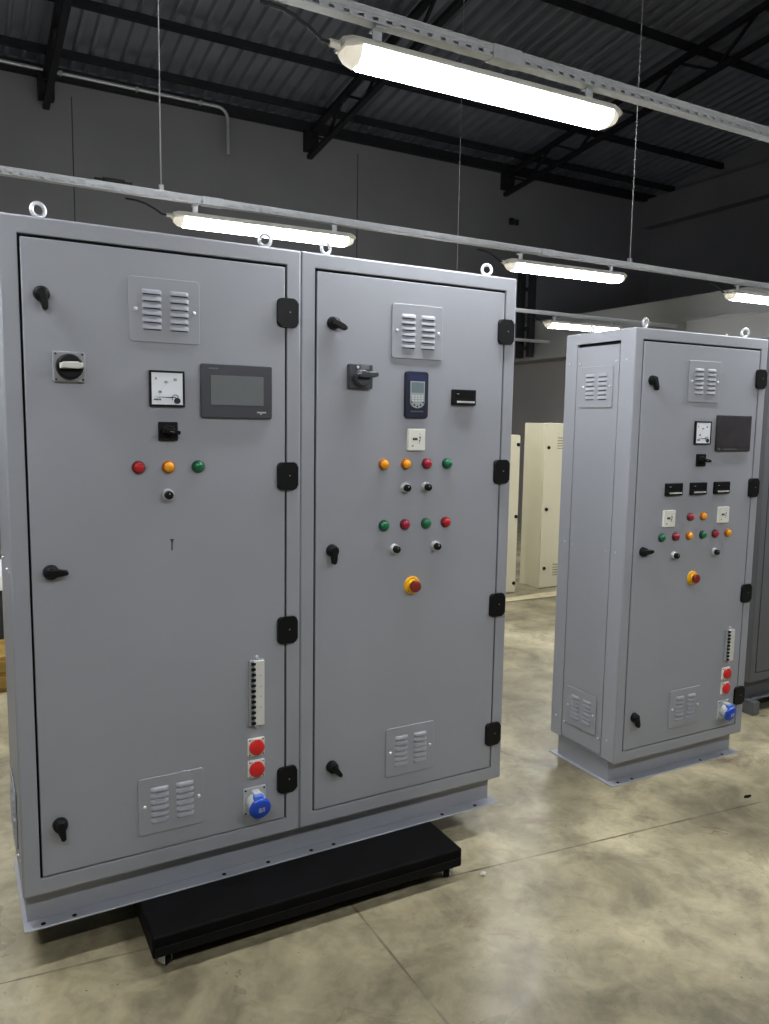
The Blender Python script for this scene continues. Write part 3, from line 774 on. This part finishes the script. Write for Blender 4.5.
# perforated support rails: open channel with a row of slots along each side
def rail_mesh(L):
    m = MB(); w, h, t = .042, .036, .0025
    m.box(0, L, -w / 2, w / 2, 0, t)
    for s in (-1, 1):
        y0, y1 = sorted((s * w / 2, s * (w / 2 - t)))
        m.box(0, L, y0, y1, t, .006); m.box(0, L, y0, y1, .0145, h)
        n = int(L / .050)
        for k in range(n): m.box(k * .050, k * .050 + .030, y0, y1, .006, .0145)
        y4, y5 = sorted((s * (w / 2 + .002), s * w / 2)); m.box(0, L, y4, y5, .022, .026)
        y2, y3 = sorted((s * (w / 2 + .003), s * (w / 2 - .010)))
        m.box(0, L, y2, y3, h, h + .004)
    return m.mesh('support_rail', 'zinc', 0)
RL = 15.0
RZ = sz(2.888 - .016) + .1005
RLB = {1: 'nearest perforated steel rail carrying the large strip light', 2: 'second perforated steel rail running just above the cabinets',
       3: 'third steel rail, far behind the free-standing cabinet', 0: 'steel rail overhead at the viewpoint, beyond the picture', 4: 'farthest steel rail near the back wall'}
rm = rail_mesh(RL)
for r, y in ((0, 0.0), (1, 2.43), (2, 4.87), (3, 7.42), (4, 9.96)):
    t = thing('support_rail', RLB[r], 'rail', (-4.2, y * LS, RZ), 0, 'light support rails')
    ob('channel', rm, t)
    for x in (2.9, 5.4, 7.9, 10.4):
        ob('joint_plate', cached('jp', lambda: MB().box(-.06, .06, -.0255, .0255, -.003, .0425, .001).mesh('joint_plate', 'zinc')), t, (x + .15 + .35 * (r == 1), 0, 0))
# hanging rods
def roofz(y): return 6.38 + .13 * (12 - y)
for x, y, l in ((1.115, 4.87, 'thin steel hanging rod above the touch screen cabinet, on the second rail'), (4.935, 4.87, 'thin steel hanging rod above the gap, beside the strip light of the second rail'),
                (.95, 2.43, 'thin hanging rod of the nearest rail beside the lamp cable end'),
                (4.92, 7.42, 'faint hanging rod of the third rail above the drive keypad cabinet')):
    x, y = x * LS, y * LS
    zt = roofz(y) - .06
    t = thing('hanging_rod', l, 'rod', (x, y, RZ + .004), 0, 'rods holding the rails')
    ob('rod', MB().cyl((0, 0, .004), (0, 0, zt - RZ), .0028 if y > 7 else .004, seg=8).mesh('rod', 'zinc'), t)
    ob('clamp', cached('clamp', lambda: MB().box(-.018, .018, -.024, .024, .001, .006).box(-.014, .014, -.014, .014, .006, .070, .003).mesh('clamp', 'zinc')), t)
# little junction on the second rail
t = tag(ob('cable_connector', MB().box(-.06, .06, -.015, .015, 0, .022, .005).cyl((-.10, 0, .011), (.10, 0, .011), .006, seg=10).mesh('cable_connector', 'cable'), None, (.80, 4.615, RZ + .0405)), 'black cable connector on the second rail above the touch screen cabinet', 'connector')

# ------------------------------------------------------------------ the hall
X0, X1, YB, YF = -5.0, 12.7, 12.0, -6.0
struct('floor', MB().box(X0 - .2, X1 + .2, YF - .2, YB + .2, -.15, 0), 'floor', smooth=0)
def wall_back():
    m = MB(); m.box(X0, X1, YB, YB + .2, 0, 6.5)
    return m
struct('wall_back', wall_back(), 'wall', smooth=0)
for n_, x in enumerate((1.55, 5.95)): struct('trim_%d' % (n_ + 3), MB().box(x - .007, x + .007, YB - .004, YB, 0, 6.05), 'seam', smooth=0)
struct('wall_left', MB().box(X0 - .2, X0, YF, YB, 0, 9), 'wall', smooth=0)
struct('wall_right', MB().box(X1, X1 + .2, YF, YB, 0, 9), 'wall', smooth=0)
struct('wall_front', MB().box(X0, X1, YF - .2, YF, 0, 9), 'wall', smooth=0)
struct('trim_1', MB().box(X1 - .25, X1, YF, YB, 5.70, 6.25), 'wall', smooth=0)
# mezzanine along the right: slab with a pale edge beam, wall set back below it
struct('mezzanine_slab', MB().box(8.0, X1, YF, YB, 2.690, 3.290, .01), 'plaster', smooth=0)
struct('mezzanine_wall', MB().box(8.35, 8.5, YF, YB, 0, 2.69), 'wall_lo', smooth=0)
struct('trim_2', MB().box(7.90, 8.35, YF, 6.81, 0, 2.955, .004).box(7.885, 8.0, YF, 6.815, 2.955, 2.975), 'plaster', smooth=0)

# roof: corrugated sheet on purlins and trusses, rising towards the viewer
def roof_mesh():
    m = MB(); b = bmesh.new(); pitch = .20; prof = [(0, .060), (.110, .060), (.130, 0), (.165, 0), (.185, .060)]
    xs = []
    x = X0
    while x < X1:
        xs += [(x + a, c) for a, c in prof]; x += pitch
    ys = (YB + .1, YF)
    rows = [[b.verts.new((a, y, roofz(y) - .02 + c)) for a, c in xs] for y in ys]
    for i in range(len(xs) - 1): b.faces.new((rows[0][i], rows[0][i + 1], rows[1][i + 1], rows[1][i]))
    m._merge(b); return m
struct('ceiling', roof_mesh(), 'roof', smooth=0)
ang = -math.atan(.13)
for k, y in enumerate((11.45, 10.33, 9.25, 7.95, 6.65, 5.35, 4.05, 2.7)):
    z = roofz(y) - .03
    m = MB()
    m.box(X0, X1, -.030, .030, -.016, -.010); m.box(X0, X1, -.030, -.024, -.10, -.012); m.box(X0, X1, -.030, .030, -.106, -.100)
    o = struct('purlin', m, 'roofsteel', (0, y, z), 0); o.rotation_euler = (ang, 0, 0)
for k, x in enumerate((-2.6, 1.22, 5.08, 8.95)):
    m = MB(); y0, y1 = YB - .02, YF + .05
    ln = (y0 - y1); top = lambda y: roofz(y) - .20
    def bar(p, q, w, h):
        p, q = Vector(p), Vector(q); d = (q - p); L_ = d.length
        a = math.atan2(d.z, -d.y)
        mt = Matrix.Translation(p) @ Matrix.Rotation(-a, 4, 'X')
        m.box(-w / 2, w / 2, -L_, 0, -h / 2, h / 2, 0, 2, mt)
    bar((x, y0, top(y0)), (x, y1, top(y1)), .09, .06)
    bar((x, y0, top(y0) - .34), (x, y1, top(y1) - .62), .08, .06)
    n = 14
    for i in range(n):
        ya = y0 - ln * i / n; yb = y0 - ln * (i + .5) / n; yc = y0 - ln * (i + 1) / n
        lo = lambda y: top(y) - .34 - .28 * (y0 - y) / ln
        bar((x, ya, top(ya)), (x, yb, lo(yb)), .035, .035); bar((x, yb, lo(yb)), (x, yc, top(yc)), .035, .035)
    m.box(x - .10, x + .10, YB - .16, YB - .001, roofz(YB) - .46, roofz(YB) - .16)
    struct('roof_truss', m, 'roofsteel', smooth=0)
struct('eaves_beam', MB().box(X0, X1, YB - .12, YB - .001, roofz(YB) - .17, roofz(YB) - .03), 'roofsteel', smooth=0)

# conduit along the top of the back wall, turned down at its end
zc = 6.27
pts = [(-3.5, 11.86, zc), (3.55, 11.86, zc)] + [(3.55 + .16 * math.sin(a), 11.86, zc - .16 * (1 - math.cos(a))) for a in [math.radians(15 * k) for k in range(1, 7)]] + [(3.71, 11.86, 5.62)]
pts = [(a, 11.845, c) for a, b_, c in pts]
cd = thing('conduit_pipe', 'thin grey conduit pipe along the top of the back wall, bent down at its end', 'pipe', (0, 0, 0))
ob('pipe', MB().tube(pts, .024, 10).mesh('pipe', 'zinc'), cd)
for x in (-1.6, -.6, .4, 1.4, 2.4, 3.3): ob('pipe_clip', cached('clip', lambda: MB().box(-.02, .02, -.028, .034, -.028, .028, .004).mesh('pipe_clip', 'zinc')), cd, (x, 11.845, zc))
# small dark fitting on the back wall
tag(ob('wall_socket', MB().box(-.10, -.01, -.06, 0, -.06, .06, .01).box(.03, .10, -.05, 0, -.05, .05, .01).box(-.01, .03, -.02, 0, -.01, .01).mesh('wall_socket', 'steel_dark'), None, (9.17, YB - .001, 5.39)), 'small dark double fitting high on the back wall', 'socket')
# steel lattice post against the mezzanine edge
lp = bpy.data.objects.new('lattice_post', None); COL.objects.link(lp); lp.location = (7.86, 9.75, 2.72); lp['kind'] = 'structure'
for dy in (0, .26): ob('upright', cached('lpu', lambda: MB().box(-.05, .05, -.04, .04, 0, 1.42, .004).mesh('upright', 'roofsteel')), lp, (0, dy, 0))
m = MB()
for k in range(5): m.box(-.02, .02, .03, .23, .12 + k * .30, .17 + k * .30)
ob('lacing', m.mesh('lacing', 'roofsteel'), lp)

# ------------------------------------------------------------------ world, camera
w = bpy.data.worlds.new('World'); S.world = w; w.use_nodes = True
w.node_tree.nodes['Background'].inputs['Color'].default_value = (.6, .65, .75, 1)
w.node_tree.nodes['Background'].inputs['Strength'].default_value = .02
cam = bpy.data.cameras.new('camera'); co = bpy.data.objects.new('camera', cam); COL.objects.link(co)
R_, U_, F_ = Vector((.87834445, -.47776763, .01578328)), Vector((.04097623, .10814593, .99329019)), Vector((.4762688, .87180419, -.11456649))
mt = Matrix.Identity(4)
for i in range(3): mt[i][0] = R_[i]; mt[i][1] = U_[i]; mt[i][2] = -F_[i]
mt[2][3] = 1.67797
co.matrix_world = mt
cam.sensor_fit = 'VERTICAL'; cam.sensor_height = 36; cam.lens = 778.453 * 36 / 1024; cam.clip_start = .05; cam.clip_end = 100
S.camera = co
S.view_settings.view_transform = 'Standard'; S.view_settings.look = 'None'; S.view_settings.gamma = 1
S.view_settings.use_curve_mapping = False
S.view_settings.exposure = 2.32
S.cycles.max_bounces = 6; S.cycles.diffuse_bounces = 4; S.cycles.sample_clamp_indirect = 6
